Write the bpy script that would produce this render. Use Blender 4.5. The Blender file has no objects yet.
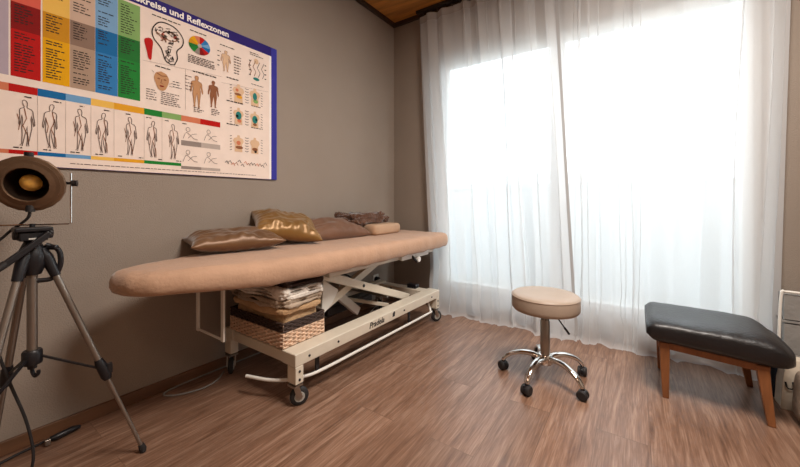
import bpy, bmesh, math, random
from mathutils import Vector, Matrix, noise
random.seed(7)
PI = math.pi
COL = bpy.context.scene.collection
V = Vector

# ------------------------------------------------------------------ materials
def lin(c):
    if isinstance(c, str):
        c = c.lstrip('#'); c = [int(c[i:i+2], 16)/255 for i in (0, 2, 4)]
    return tuple((x/12.92 if x <= 0.04045 else ((x+0.055)/1.055)**2.4) for x in c) + (1.0,)

def mat(name, color, rough=0.6, metal=0.0, var=0.12, scale=18.0, bump=0.0, bscale=60.0, sheen=0.0, coat=0.0, spec=0.5, stretch=None):
    m = bpy.data.materials.new(name); m.use_nodes = True
    nt = m.node_tree; N = nt.nodes; L = nt.links
    b = N['Principled BSDF']
    c = lin(color)
    tc = N.new('ShaderNodeTexCoord'); mp = N.new('ShaderNodeMapping')
    L.new(tc.outputs['Object'], mp.inputs['Vector'])
    if stretch: mp.inputs['Scale'].default_value = stretch
    n = N.new('ShaderNodeTexNoise'); n.inputs['Scale'].default_value = scale; n.inputs['Detail'].default_value = 4
    L.new(mp.outputs['Vector'], n.inputs['Vector'])
    r = N.new('ShaderNodeValToRGB')
    r.color_ramp.elements[0].position = 0.3; r.color_ramp.elements[1].position = 0.7
    r.color_ramp.elements[0].color = tuple(x*(1-var) for x in c[:3]) + (1,)
    r.color_ramp.elements[1].color = tuple(min(1, x*(1+var)) for x in c[:3]) + (1,)
    L.new(n.outputs['Fac'], r.inputs['Fac']); L.new(r.outputs['Color'], b.inputs['Base Color'])
    b.inputs['Roughness'].default_value = rough; b.inputs['Metallic'].default_value = metal
    b.inputs['Specular IOR Level'].default_value = spec
    if sheen:
        b.inputs['Sheen Weight'].default_value = sheen; b.inputs['Sheen Roughness'].default_value = 0.4
    if coat:
        b.inputs['Coat Weight'].default_value = coat; b.inputs['Coat Roughness'].default_value = 0.2
    if bump:
        n2 = N.new('ShaderNodeTexNoise'); n2.inputs['Scale'].default_value = bscale; n2.inputs['Detail'].default_value = 5
        L.new(mp.outputs['Vector'], n2.inputs['Vector'])
        bp = N.new('ShaderNodeBump'); bp.inputs['Strength'].default_value = bump; bp.inputs['Distance'].default_value = 0.01
        L.new(n2.outputs['Fac'], bp.inputs['Height']); L.new(bp.outputs['Normal'], b.inputs['Normal'])
    return m

def wood_floor():
    m = bpy.data.materials.new('laminate_floor'); m.use_nodes = True
    nt = m.node_tree; N = nt.nodes; L = nt.links; b = N['Principled BSDF']
    tc = N.new('ShaderNodeTexCoord'); mp = N.new('ShaderNodeMapping'); mp.inputs['Rotation'].default_value = (0, 0, PI/2)
    L.new(tc.outputs['Object'], mp.inputs['Vector'])
    br = N.new('ShaderNodeTexBrick'); br.offset = 0.37; br.squash = 1
    br.inputs['Scale'].default_value = 1; br.inputs['Brick Width'].default_value = 1.25; br.inputs['Row Height'].default_value = 0.19
    br.inputs['Mortar Size'].default_value = 0.0018; br.inputs['Mortar Smooth'].default_value = 0.2; br.inputs['Bias'].default_value = 0
    br.inputs['Color1'].default_value = (0, 0, 0, 1); br.inputs['Color2'].default_value = (1, 1, 1, 1); br.inputs['Mortar'].default_value = (0.5, 0.5, 0.5, 1)
    L.new(mp.outputs['Vector'], br.inputs['Vector'])
    # grain, stretched along the planks, shifted from plank to plank
    vm = N.new('ShaderNodeVectorMath'); vm.operation = 'MULTIPLY'; vm.inputs[1].default_value = (3.1, 0, 5.7)
    L.new(br.outputs['Color'], vm.inputs[0])
    va = N.new('ShaderNodeVectorMath'); va.operation = 'ADD'
    L.new(tc.outputs['Object'], va.inputs[0]); L.new(vm.outputs['Vector'], va.inputs[1])
    mp2 = N.new('ShaderNodeMapping'); mp2.inputs['Scale'].default_value = (22, 1.6, 1)
    L.new(va.outputs['Vector'], mp2.inputs['Vector'])
    n = N.new('ShaderNodeTexNoise'); n.inputs['Scale'].default_value = 1.6; n.inputs['Detail'].default_value = 8; n.inputs['Roughness'].default_value = 0.65; n.inputs['Distortion'].default_value = 0.9
    L.new(mp2.outputs['Vector'], n.inputs['Vector'])
    mp3 = N.new('ShaderNodeMapping'); mp3.inputs['Scale'].default_value = (90, 4, 1)
    L.new(va.outputs['Vector'], mp3.inputs['Vector'])
    n3 = N.new('ShaderNodeTexNoise'); n3.inputs['Scale'].default_value = 2; n3.inputs['Detail'].default_value = 4
    L.new(mp3.outputs['Vector'], n3.inputs['Vector'])
    mx = N.new('ShaderNodeMath'); mx.operation = 'MULTIPLY_ADD'; mx.inputs[1].default_value = 0.35
    L.new(n3.outputs['Fac'], mx.inputs[0])
    m65 = N.new('ShaderNodeMath'); m65.operation = 'MULTIPLY'; m65.inputs[1].default_value = 0.65
    L.new(n.outputs['Fac'], m65.inputs[0]); L.new(m65.outputs[0], mx.inputs[2])
    cr = N.new('ShaderNodeValToRGB'); e = cr.color_ramp.elements
    e[0].position = 0.30; e[0].color = lin('#533829'); e[1].position = 0.72; e[1].color = lin('#a88a76')
    k = cr.color_ramp.elements.new(0.5); k.color = lin('#80604d')
    L.new(mx.outputs[0], cr.inputs['Fac'])
    hs = N.new('ShaderNodeHueSaturation')
    L.new(cr.outputs['Color'], hs.inputs['Color'])
    mr = N.new('ShaderNodeMapRange'); mr.inputs['To Min'].default_value = 0.86; mr.inputs['To Max'].default_value = 1.12
    L.new(br.outputs['Color'], mr.inputs['Value']); L.new(mr.outputs['Result'], hs.inputs['Value'])
    mm = N.new('ShaderNodeMix'); mm.data_type = 'RGBA'; mm.inputs['B'].default_value = lin('#4f3829')
    ms = N.new('ShaderNodeMath'); ms.operation = 'MULTIPLY'; ms.inputs[1].default_value = 0.45
    L.new(br.outputs['Fac'], ms.inputs[0]); L.new(ms.outputs[0], mm.inputs['Factor']); L.new(hs.outputs['Color'], mm.inputs['A'])
    L.new(mm.outputs['Result'], b.inputs['Base Color'])
    rr = N.new('ShaderNodeMapRange'); rr.inputs['To Min'].default_value = 0.25; rr.inputs['To Max'].default_value = 0.42
    L.new(mx.outputs[0], rr.inputs['Value']); L.new(rr.outputs['Result'], b.inputs['Roughness'])
    bp = N.new('ShaderNodeBump'); bp.inputs['Strength'].default_value = 0.12; bp.inputs['Distance'].default_value = 0.004
    L.new(mx.outputs[0], bp.inputs['Height']); L.new(bp.outputs['Normal'], b.inputs['Normal'])
    return m

def sheer(name, see=0.27, col='#f3f4f5', trans=0.52):
    m = bpy.data.materials.new(name); m.use_nodes = True
    nt = m.node_tree; N = nt.nodes; L = nt.links; N.clear()
    o = N.new('ShaderNodeOutputMaterial')
    tr = N.new('ShaderNodeBsdfTransparent'); tl = N.new('ShaderNodeBsdfTranslucent'); df = N.new('ShaderNodeBsdfDiffuse')
    tc = N.new('ShaderNodeTexCoord'); mp = N.new('ShaderNodeMapping'); mp.inputs['Scale'].default_value = (60, 60, 9)
    n = N.new('ShaderNodeTexNoise'); n.inputs['Scale'].default_value = 3; n.inputs['Detail'].default_value = 4
    L.new(tc.outputs['Object'], mp.inputs['Vector']); L.new(mp.outputs['Vector'], n.inputs['Vector'])
    r = N.new('ShaderNodeValToRGB'); c = lin(col)
    r.color_ramp.elements[0].color = tuple(x*0.93 for x in c[:3]) + (1,); r.color_ramp.elements[1].color = c
    L.new(n.outputs['Fac'], r.inputs['Fac'])
    L.new(r.outputs['Color'], tl.inputs['Color']); L.new(r.outputs['Color'], df.inputs['Color'])
    m1 = N.new('ShaderNodeMixShader'); m1.inputs[0].default_value = trans
    L.new(df.outputs[0], m1.inputs[1]); L.new(tl.outputs[0], m1.inputs[2])
    m2 = N.new('ShaderNodeMixShader')
    mr = N.new('ShaderNodeMapRange'); mr.inputs['To Min'].default_value = see*0.85; mr.inputs['To Max'].default_value = see*1.15
    L.new(n.outputs['Fac'], mr.inputs['Value']); L.new(mr.outputs['Result'], m2.inputs[0])
    L.new(m1.outputs[0], m2.inputs[1]); L.new(tr.outputs[0], m2.inputs[2])
    L.new(m2.outputs[0], o.inputs['Surface'])
    return m

def glass(name):
    m = bpy.data.materials.new(name); m.use_nodes = True
    nt = m.node_tree; N = nt.nodes; L = nt.links; N.clear()
    o = N.new('ShaderNodeOutputMaterial'); tr = N.new('ShaderNodeBsdfTransparent'); gl = N.new('ShaderNodeBsdfGlossy')
    gl.inputs['Roughness'].default_value = 0.03; tr.inputs['Color'].default_value = (0.97, 0.985, 0.98, 1)
    mx = N.new('ShaderNodeMixShader'); mx.inputs[0].default_value = 0.05
    L.new(tr.outputs[0], mx.inputs[1]); L.new(gl.outputs[0], mx.inputs[2]); L.new(mx.outputs[0], o.inputs['Surface'])
    return m

M = {}
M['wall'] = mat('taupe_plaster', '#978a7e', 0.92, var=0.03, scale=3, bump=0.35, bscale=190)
M['wall_backlit'] = mat('taupe_plaster_backlit', '#8f8276', 0.92, var=0.03, scale=3, bump=0.35, bscale=190)  # same plaster, backlit shade of the window wall put into the colour
M['floor'] = wood_floor()
M['ceil'] = mat('pine_ceiling', '#b87a38', 0.55, var=0.3, scale=4, bump=0.1, bscale=8, stretch=(0.6, 6, 1))
M['trim'] = mat('dark_trim', '#3a2a20', 0.6)
M['base'] = mat('wood_baseboard', '#6b4a33', 0.5, var=0.25, scale=4, stretch=(6, 0.8, 6))
M['frame'] = mat('window_frame_white', '#dcdad6', 0.4, var=0.02)
M['glass'] = glass('pane_glass')
M['sheer'] = sheer('sheer_curtain_cloth')
M['hem'] = sheer('curtain_hem_cloth', see=0.02, trans=0.15, col='#b9b8b8')
M['rail'] = mat('dark_curtain_rail', '#2a211b', 0.5)
M['cream'] = mat('cream_enamel', '#d6cbb9', 0.35, var=0.03, coat=0.2)
M['white_metal'] = mat('white_enamel', '#e4e0d8', 0.35, var=0.02)
M['grey_metal'] = mat('grey_painted_metal', '#a9a69f', 0.45, var=0.04)
M['black'] = mat('black_plastic', '#17161a', 0.4, var=0.1)
M['rubber'] = mat('dark_rubber', '#232122', 0.6)
M['chrome'] = mat('chrome', '#d9d6d2', 0.12, metal=1.0, var=0.02)
M['steel'] = mat('brushed_steel', '#a8a19a', 0.32, metal=1.0, var=0.05)
M['alu'] = mat('tripod_aluminium', '#9a9087', 0.33, metal=0.85, var=0.04)
M['sheet'] = mat('beige_terry_cover', '#b89378', 0.85, var=0.07, scale=9, bump=0.25, bscale=70, sheen=0.3)
M['gold_pillow'] = mat('gold_satin', '#84602f', 0.38, metal=0.25, var=0.18, scale=6, bump=0.25, bscale=22, sheen=0.4)
M['brown_pillow'] = mat('bronze_satin', '#6d4d30', 0.42, metal=0.2, var=0.16, scale=6, bump=0.25, bscale=22, sheen=0.4)
M['mocha_pillow'] = mat('mocha_velvet', '#6d4a33', 0.6, metal=0.05, var=0.14, scale=5, bump=0.2, bscale=25, sheen=0.5)
M['bolster'] = mat('beige_bolster_cover', '#b8977b', 0.8, var=0.05, bump=0.2, bscale=60)
M['fur'] = mat('brown_plush', '#5a3a28', 0.95, var=0.4, scale=40, bump=0.9, bscale=60, sheen=0.5)
M['wicker'] = mat('wicker', '#d6b59a', 0.7, var=0.3, scale=50, bump=0.3)
M['wicker_dark'] = mat('dark_wicker', '#3a2820', 0.75, var=0.3, scale=50, bump=0.3)
M['towel_beige'] = mat('beige_towel', '#c4a078', 0.95, var=0.1, bump=0.6, bscale=80)
M['towel_white'] = mat('white_towel', '#e6ddd2', 0.95, var=0.12, bump=0.7, bscale=70)
M['towel_grey'] = mat('greige_towel', '#b3a08c', 0.95, var=0.12, bump=0.7, bscale=70)
M['towel_dark'] = mat('dark_plush_towel', '#3c2c26', 0.95, var=0.35, bump=0.9, bscale=60)
M['seat_beige'] = mat('beige_vinyl', '#a89686', 0.45, var=0.03, bump=0.08, bscale=150)
M['leather'] = mat('black_leather', '#171517', 0.42, var=0.15, bump=0.25, bscale=70, coat=0.1)
M['legwood'] = mat('cherry_wood', '#8a5733', 0.45, var=0.22, scale=5, stretch=(8, 8, 1))
M['lamp_bronze'] = mat('bronze_lamp_housing', '#7a614c', 0.4, metal=0.55, var=0.15)
M['lamp_dark'] = mat('dark_lamp_interior', '#2a1d14', 0.4, metal=0.3)
M['bulb'] = mat('amber_bulb_glass', '#e0a850', 0.3, metal=0.0, var=0.4, scale=40)
M['bag_paper'] = mat('printed_paper_bag', '#b8ab9a', 0.7, var=0.2, scale=14)
M['navy'] = mat('navy_cloth', '#1c2635', 0.9, var=0.15, bump=0.3)
M['linen'] = mat('taupe_linen', '#8d7a69', 0.9, var=0.12, bump=0.4)
M['greybox'] = mat('grey_felt', '#8b8884', 0.9, var=0.06, bump=0.3)
M['ext'] = mat('pale_concrete', '#b4b5b3', 0.8, var=0.05)
M['rail_ext'] = mat('balcony_panel', '#bcc3c7', 0.6, var=0.03)
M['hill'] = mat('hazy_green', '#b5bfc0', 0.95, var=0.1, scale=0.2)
M['socket'] = mat('socket_plastic', '#d4d0c8', 0.35, var=0.02)
# poster inks
INK = dict(paper='#efdccf', violet='#2f2470', violet_edge='#3b3a9a', lilac='#b0a0ab', red='#b8100a', red_d='#840c08', red_l='#d9604e',
           yellow='#e2a300', yellow_d='#c98a14', yellow_l='#ecbb58', tan='#ac917c', tan_d='#8a7060', tan_l='#cbad98', blue='#3079b4',
           blue_d='#1466a0', blue_l='#7aa3c8', green='#1e7f30', green_d='#1f6f2c', green_l='#84a964', white='#fbf4ee', ink='#2b2220',
           skin='#c08e64', skin_l='#dcb896', brown='#8e5a3c', teal='#2f7f78', lblue='#6f9fc9', orange='#e2a024', salmon='#d07a58', grey='#94867e', grey_l='#b8a99f', thin='#6a5a54')
for k, v in INK.items(): M['ink_'+k] = mat('print_'+k, v, 0.6, var=0.03, spec=0.12)

# ------------------------------------------------------------------ mesh helpers (world coordinates)
def B(): return bmesh.new()
def box(bm, lo, hi, rot=None, piv=None):
    lo, hi = V(lo), V(hi)
    vs = [bm.verts.new((x, y, z)) for x in (lo.x, hi.x) for y in (lo.y, hi.y) for z in (lo.z, hi.z)]
    for f in ((0,1,3,2),(4,6,7,5),(0,4,5,1),(2,3,7,6),(0,2,6,4),(1,5,7,3)): bm.faces.new([vs[i] for i in f])
    if rot is not None:
        p = V(piv) if piv is not None else (lo+hi)/2
        bmesh.ops.transform(bm, matrix=Matrix.Translation(p) @ rot @ Matrix.Translation(-p), verts=vs)
    return vs
def frame_of(d):
    d = d.normalized(); a = V((0,0,1)) if abs(d.z) < 0.95 else V((1,0,0))
    u = d.cross(a).normalized(); return u, d.cross(u).normalized()
def beam(bm, a, b, w, h, side=None):
    """rectangular bar from a to b: w across (horizontal), h the other way"""
    a, b = V(a), V(b); d = (b-a).normalized()
    s = V(side) if side else d.cross(V((0,0,1))).normalized()
    t = d.cross(s).normalized()
    vs = []
    for p in (a, b):
        for i, j in ((-1,-1),(1,-1),(1,1),(-1,1)): vs.append(bm.verts.new(p + s*i*w/2 + t*j*h/2))
    bm.faces.new(vs[0:4][::-1]); bm.faces.new(vs[4:8])
    for i in range(4): bm.faces.new((vs[i], vs[(i+1)%4], vs[4+(i+1)%4], vs[4+i]))
def loft(bm, rings, cap=True, closed=True):
    R = [[bm.verts.new(p) for p in r] for r in rings]
    n = len(R[0])
    for a, b in zip(R, R[1:]):
        for i in range(n if closed else n-1):
            j = (i+1) % n
            bm.faces.new((a[i], a[j], b[j], b[i]))
    if cap and closed:
        bm.faces.new(R[0][::-1]); bm.faces.new(R[-1])
    return R
def tube(bm, pts, r, seg=10, cap=True):
    pts = [V(p) for p in pts]; rs = r if isinstance(r, (list, tuple)) else [r]*len(pts)
    rings = []; u = None
    for i, p in enumerate(pts):
        d = (pts[min(i+1, len(pts)-1)] - pts[max(i-1, 0)]).normalized()
        if u is None: u, w = frame_of(d)
        else:
            u = (u - d*u.dot(d)).normalized(); w = d.cross(u)
        w = d.cross(u).normalized()
        rings.append([p + (u*math.cos(2*PI*k/seg) + w*math.sin(2*PI*k/seg))*rs[i] for k in range(seg)])
    loft(bm, rings, cap)
def cyl(bm, a, b, r, r2=None, seg=20): tube(bm, [a, b], [r, r if r2 is None else r2], seg)
def smooth_path(pts, n=8):
    """Catmull-Rom through the points"""
    p = [V(q) for q in pts]; p = [p[0]*2-p[1]] + p + [p[-1]*2-p[-2]]
    out = []
    for i in range(1, len(p)-2):
        for k in range(n):
            t = k/n; a, b, c, d = p[i-1], p[i], p[i+1], p[i+2]
            out.append(0.5*((2*b) + (c-a)*t + (2*a-5*b+4*c-d)*t*t + (3*b-a-3*c+d)*t**3))
    out.append(p[-2]); return out
def lathe(bm, prof, c, axis=(0,0,1), seg=40, cap=True):
    """prof: list of (radius, distance along axis)"""
    ax = V(axis).normalized(); u, w = frame_of(ax); c = V(c)
    loft(bm, [[c + ax*h + (u*math.cos(2*PI*k/seg) + w*math.sin(2*PI*k/seg))*max(r, 1e-4) for k in range(seg)] for r, h in prof], cap)
def disp(bm, amp, scale, seed=0, vec=None):
    bm.normal_update(); off = V((seed*3.1, seed*1.7, seed*2.3))
    mv = [(v, (vec or v.normal) * noise.fractal(v.co*scale+off, 0.9, 2.0, 3)*amp) for v in bm.verts]
    for v, d in mv: v.co += d

def world_loc(o):
    p = V((0,0,0))
    while o is not None: p += o.location; o = o.parent
    return p
def obj(name, bm, m, parent=None, smooth=True, bevel=0.0, subsurf=0, ang=40, origin=None):
    bmesh.ops.recalc_face_normals(bm, faces=bm.faces)
    if parent is not None: org = world_loc(parent)
    elif origin is not None: org = V(origin)
    else:
        xs = [v.co for v in bm.verts]
        org = V(((min(p.x for p in xs)+max(p.x for p in xs))/2, (min(p.y for p in xs)+max(p.y for p in xs))/2, min(p.z for p in xs)))
    bmesh.ops.translate(bm, vec=-org, verts=bm.verts)
    me = bpy.data.meshes.new(name); bm.to_mesh(me); bm.free()
    for k in (m if isinstance(m, (list, tuple)) else [m]): me.materials.append(M[k])
    if smooth:
        me.polygons.foreach_set('use_smooth', [True]*len(me.polygons))
        me.set_sharp_from_angle(angle=math.radians(ang))
    o = bpy.data.objects.new(name, me); COL.objects.link(o)
    if parent is not None: o.parent = parent
    else: o.location = org
    if bevel:
        b = o.modifiers.new('bevel', 'BEVEL'); b.width = bevel; b.segments = 3; b.limit_method = 'ANGLE'; b.angle_limit = math.radians(35)
    if subsurf:
        s = o.modifiers.new('subd', 'SUBSURF'); s.levels = subsurf; s.render_levels = subsurf
    return o
def tag(o, label, cat, group=None):
    o['label'] = label; o['category'] = cat
    if group: o['group'] = group
    return o
def thing(name, loc, label, cat, group=None):
    o = bpy.data.objects.new(name, None); COL.objects.link(o); o.location = loc; o.empty_display_size = 0.1
    return tag(o, label, cat, group)
def struct(name, bm, m, **k):
    o = obj(name, bm, m, origin=(0,0,0), **k); o['kind'] = 'structure'; return o

# ------------------------------------------------------------------ room shell
H, YB, XR, YF = 2.80, 2.838, 3.75, -1.9
WX0, WX1, WZ0, WZ1 = 0.50, 2.66, 0.16, 2.32            # window opening
b = B(); box(b, (-0.15, YF-0.15, -0.1), (XR+0.15, YB+0.25, 0)); struct('floor', b, 'floor', smooth=False)
b = B(); box(b, (-0.15, YF-0.15, H), (XR+0.15, YB+0.25, H+0.1)); struct('ceiling', b, 'ceil', smooth=False)
b = B(); box(b, (-0.15, YF-0.15, 0), (0, YB+0.25, H)); struct('wall_left', b, 'wall', smooth=False)
b = B(); box(b, (XR, YF-0.15, 0), (XR+0.15, YB+0.25, H)); struct('wall_right', b, 'wall', smooth=False)
b = B(); box(b, (0, YF-0.15, 0), (XR, YF, H)); struct('wall_front', b, 'wall', smooth=False)
b = B()
box(b, (0, YB, 0), (WX0, YB+0.25, H)); box(b, (WX1, YB, 0), (XR, YB+0.25, H))
box(b, (WX0, YB, 0), (WX1, YB+0.25, WZ0)); box(b, (WX0, YB, WZ1), (WX1, YB+0.25, H))
struct('wall_back', b, 'wall_backlit', smooth=False)
b = B(); box(b, (0, YF, 0), (0.014, YB, 0.056)); struct('baseboard_left', b, 'base', smooth=False, bevel=0.003)
b = B(); box(b, (0.014, YB-0.014, 0), (XR, YB, 0.056)); struct('baseboard_back', b, 'base', smooth=False, bevel=0.003)
b = B(); box(b, (0, YF, H-0.035), (0.03, YB, H)); struct('trim_1', b, 'trim', smooth=False)
b = B(); box(b, (0.03, YB-0.03, H-0.035), (XR, YB, H)); struct('trim_2', b, 'trim', smooth=False)

# window: fixed frame, two sashes with panes, handle
w = bpy.data.objects.new('window_1', None); COL.objects.link(w); w.location = ((WX0+WX1)/2, YB+0.1, WZ0); w['kind'] = 'structure'
b = B(); y0, y1 = YB+0.06, YB+0.14
box(b, (WX0, y0, WZ0), (WX0+0.04, y1, WZ1)); box(b, (WX1-0.04, y0, WZ0), (WX1, y1, WZ1))
box(b, (WX0+0.05, y0, WZ0), (WX1-0.05, y1, WZ0+0.06)); box(b, (WX0+0.05, y0, WZ1-0.06), (WX1-0.05, y1, WZ1))
obj('window_frame', b, 'frame', w, smooth=False, bevel=0.004)
xm = 1.545
for (xa, xb) in ((WX0+0.04, xm), (xm, WX1-0.04)):
    b = B(); ya, yb = YB+0.03, YB+0.10; za, zb = WZ0+0.04, WZ1-0.04; t = 0.05
    box(b, (xa, ya, za), (xa+t, yb, zb)); box(b, (xb-t, ya, za), (xb, yb, zb))
    box(b, (xa+t, ya, za), (xb-t, yb, za+t)); box(b, (xa+t, ya, zb-t), (xb-t, yb, zb))
    s = obj('window_sash', b, 'frame', w, smooth=False, bevel=0.004)
    b = B(); box(b, (xa+t-0.005, ya+0.03, za+t-0.005), (xb-t+0.005, ya+0.036, zb-t+0.005)); obj('window_pane', b, 'glass', s, smooth=False)
b = B(); box(b, (xm+0.01, YB+0.015, 1.02), (xm+0.04, YB+0.03, 1.12)); tube(b, [(xm+0.025, YB+0.02, 1.07), (xm+0.025, YB-0.02, 1.07), (xm+0.025, YB-0.022, 0.95)], 0.008)
obj('window_handle', b, 'frame', w)

# outside: balcony slab, parapet railing, hazy hills
b = B(); box(b, (-2, YB+0.25, -0.12), (6, YB+1.5, -0.01)); o = obj('balcony_slab', b, 'ext', smooth=False); o['kind'] = 'structure'
rt = thing('balcony_railing', (1.6, YB+1.4, 0), 'pale balcony railing seen faintly through the sheer curtains', 'railing')
b = B(); box(b, (-2, YB+1.37, 1.14), (6, YB+1.43, 1.20)); obj('handrail', b, 'rail_ext', rt, smooth=False, bevel=0.005)
b = B(); box(b, (-2, YB+1.39, -0.01), (6, YB+1.41, 1.14)); obj('panel', b, 'rail_ext', rt, smooth=False)
for x in (-1.9, -0.4, 1.1, 2.6, 4.1, 5.9):
    b = B(); box(b, (x-0.02, YB+1.41, -0.01), (x+0.02, YB+1.45, 1.14)); obj('post', b, 'rail_ext', rt, smooth=False)
b = B()
n = 60; ring = []
for i in range(n+1):
    x = -70 + 140*i/n
    h = 3.5 + 3.0*noise.fractal(V((x*0.05, 3.3, 0)), 1, 2, 3) + 1.8*math.exp(-((x+4)/10)**2)
    ring.append((x, h))
loft(b, [[V((x, 45, -6)) for x, h in ring], [V((x, 47, h*0.7)) for x, h in ring], [V((x, 51, h)) for x, h in ring], [V((x, 60, h*0.8-1)) for x, h in ring], [V((x, 80, -6)) for x, h in ring]], cap=False, closed=False)
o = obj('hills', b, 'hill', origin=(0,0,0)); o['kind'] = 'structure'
b = B(); box(b, (-80, YB+1.6, -6.4), (80, 90, -6)); o = obj('ground_outside', b, 'ext', smooth=False); o['kind'] = 'structure'

# ------------------------------------------------------------------ curtains
def curtain(xl_top, xl_bot, xr_top, xr_bot, y, seed, nf, lead_l, lead_r, label):
    root = thing('curtain', ((xl_top+xr_top)/2, y, 0), label, 'curtain')
    b = B(); nu, nz = 420, 40
    rng = random.Random(seed)
    ph = [rng.uniform(0, 6.28) for _ in range(6)]
    zt = 2.715; tk = [(rng.uniform(0.05, 0.95), rng.uniform(-.015, .015), rng.uniform(0, 6), rng.uniform(0.35, 1.0)) for _ in range(11)]
    def pt(u, z):
        f = 1 - z/zt
        g = f**1.15
        xl = xl_top + (xl_bot-xl_top)*g; xr = xr_top + (xr_bot-xr_top)*g
        uw = u + 0.012*math.sin(u*9+ph[3]) + 0.008*math.sin(u*23+ph[4]+f*1.2)
        p = 2*PI*nf*uw + ph[0] + 0.9*f*math.sin(u*14+ph[1]) + 0.35*math.sin(z*2.1+ph[2])
        am = 0.55 + 0.45*math.sin(u*17+ph[5]+f*1.1)
        A = (0.008 + 0.014*am) * (0.95 - 0.25*f)
        x = xl + (xr-xl)*u + (0.013*math.sin(2*p+0.6)*(0.35+0.5*am) if 0.01 < u < 0.99 else 0)
        yy = y + A*math.sin(p) + 0.006*math.sin(u*70+z*1.3)
        for u0, sl, p0, st in tk:                      # small tucks where the cloth folds back over itself
            uk = u0 + sl*f + 0.006*math.sin(z*2.2+p0)
            t = min(1.0, max(0.0, (u-uk)/0.007+0.5)); t = t*t*(3-2*t)
            x += 0.022*st*(u - t); yy -= 0.010*t*(1-t)*4 if t < 1 else 0
        # puddle at the floor: the hem leans into the room and crumples
        k = max(0.0, 1 - z/0.42)
        if k > 0:
            q = noise.noise(V((u*7+seed, z*5+u*3, 0.3))); q2 = noise.noise(V((u*22+seed, z*14-u*9, 1.3)))
            yy += -0.030*k + 0.055*k*q + 0.026*k*q2
            x += 0.04*k*noise.noise(V((u*8, z*6, seed+4)))
            z = z + 0.03*k*q2*min(1, z/0.06)
        return V((x, min(yy, YB-0.016 if z < 0.07 else YB-0.002), max(z, 0.004)))
    zs = [zt*(1-(i/nz)) for i in range(nz+1)]
    zs = zs[:-1] + [0.03, 0.006]
    R = [[b.verts.new(pt(i/nu, z)) for i in range(nu+1)] for z in zs]
    # last row lies on the floor a little into the room
    lie = []
    for i in range(nu+1):
        c = R[-1][i].co; q = noise.noise(V((i*0.06+seed, 7, 0)))
        lie.append(b.verts.new((c.x+0.01*q, c.y-0.03-0.05*max(0, q+0.3), 0.004)))
    R.append(lie)
    for a, c in zip(R, R[1:]):
        for i in range(nu): b.faces.new((a[i], a[i+1], c[i+1], c[i]))
    obj('curtain_cloth', b, 'sheer', root, ang=180)
    for lead, us in ((lead_l, (0.0, 0.012)), (lead_r, (0.982, 1.0))):
        if not lead: continue
        b = B(); S = []
        for z in zs[:-1]:
            p0, p1 = pt(us[0], z), pt(us[1], z)
            if z < 0.05: p0.z = p1.z = z
            S.append([b.verts.new(p0+V((0,-0.004,0))), b.verts.new(p1+V((0,-0.004,0)))])
        for a, c in zip(S, S[1:]): b.faces.new((a[0], a[1], c[1], c[0]))
        obj('side_hem', b, 'hem', root, ang=180)
    b = B(); nn = 240; S = []
    for i in range(nn+1):
        u = i/nn; p = pt(u, zt)
        S.append([p+V((0,-0.003,0.012)), p+V((0,-0.004,-0.055))])
    loft(b, [[s[0] for s in S], [s[1] for s in S]], cap=False, closed=False)
    obj('heading_tape', b, 'hem', root, ang=180)
    return root
curtain(0.36, 0.50, 1.56, 1.70, 2.745, 3, 7, True, True, 'left sheer white curtain panel, its edge crossing over the middle of the window')
curtain(1.49, 1.50, 2.76, 2.70, 2.780, 8, 7, False, True, 'right sheer white curtain panel behind the black ottoman')
rr = thing('curtain_rail', (1.55, 2.765, H-0.03), 'dark curtain track along the wooden ceiling above the sheer curtains', 'curtain rail')
b = B(); box(b, (0.32, 2.745, H-0.028), (2.85, 2.785, H)); obj('track', b, 'rail', rr, smooth=False, bevel=0.004)
for i in range(14):
    x = 0.40 + i*0.075
    b = B(); tube(b, smooth_path([(x, 2.765, H-0.026), (x, 2.760, H-0.05), (x+0.004, 2.742, H-0.075), (x+0.002, 2.735, H-0.06)], 4), 0.006, 6); obj('glider_hook', b, 'rail', rr)

# ------------------------------------------------------------------ poster
PX = 0.012
ps = thing('wall_poster', (0, 0.70, 1.138), 'large colourful medical reflex zone chart with violet border on the left wall', 'poster')
def quad(b, y0, z0, y1, z1, layer, mi, sl=0.0):
    x = PX + layer*0.0006
    f = b.faces.new([b.verts.new((x, y0, z0)), b.verts.new((x, y1, z0+sl)), b.verts.new((x, y1, z1+sl)), b.verts.new((x, y0, z1))]); f.material_index = mi
def poly(b, pts, layer, mi):
    x = PX + layer*0.0006
    f = b.faces.new([b.verts.new((x, y, z)) for y, z in pts]); f.material_index = mi
def ribbon(b, pts, wdt, layer, mi, closed=False):
    x = PX + layer*0.0006; P_ = [V((p[0], p[1])) for p in pts]; n = len(P_); L_, R_ = [], []
    for i, p in enumerate(P_):
        a = P_[(i-1) % n] if closed or i > 0 else p; c = P_[(i+1) % n] if closed or i < n-1 else p
        d = (c-a); d = d.normalized() if d.length > 1e-9 else V((1, 0)); nn = V((-d.y, d.x))*wdt/2
        L_.append(b.verts.new((x, p.x+nn.x, p.y+nn.y))); R_.append(b.verts.new((x, p.x-nn.x, p.y-nn.y)))
    for i in range(n if closed else n-1):
        j = (i+1) % n; f = b.faces.new((L_[i], R_[i], R_[j], L_[j])); f.material_index = mi
def ell(cy, cz, ry, rz, n=24, a0=0, a1=2*PI):
    return [(cy+ry*math.cos(a0+(a1-a0)*k/n), cz+rz*math.sin(a0+(a1-a0)*k/n)) for k in range(n)]
PY0, PY1, PZ0, PZ1 = -0.02, 1.440, 1.138, 2.033
b = B(); box(b, (0.001, PY0, PZ0), (PX, PY1, PZ1)); obj('poster_board', b, 'ink_violet', ps, smooth=False)
b = B()
inks = ['ink_'+k for k in INK]; IX = {k: i for i, k in enumerate(INK)}
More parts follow.
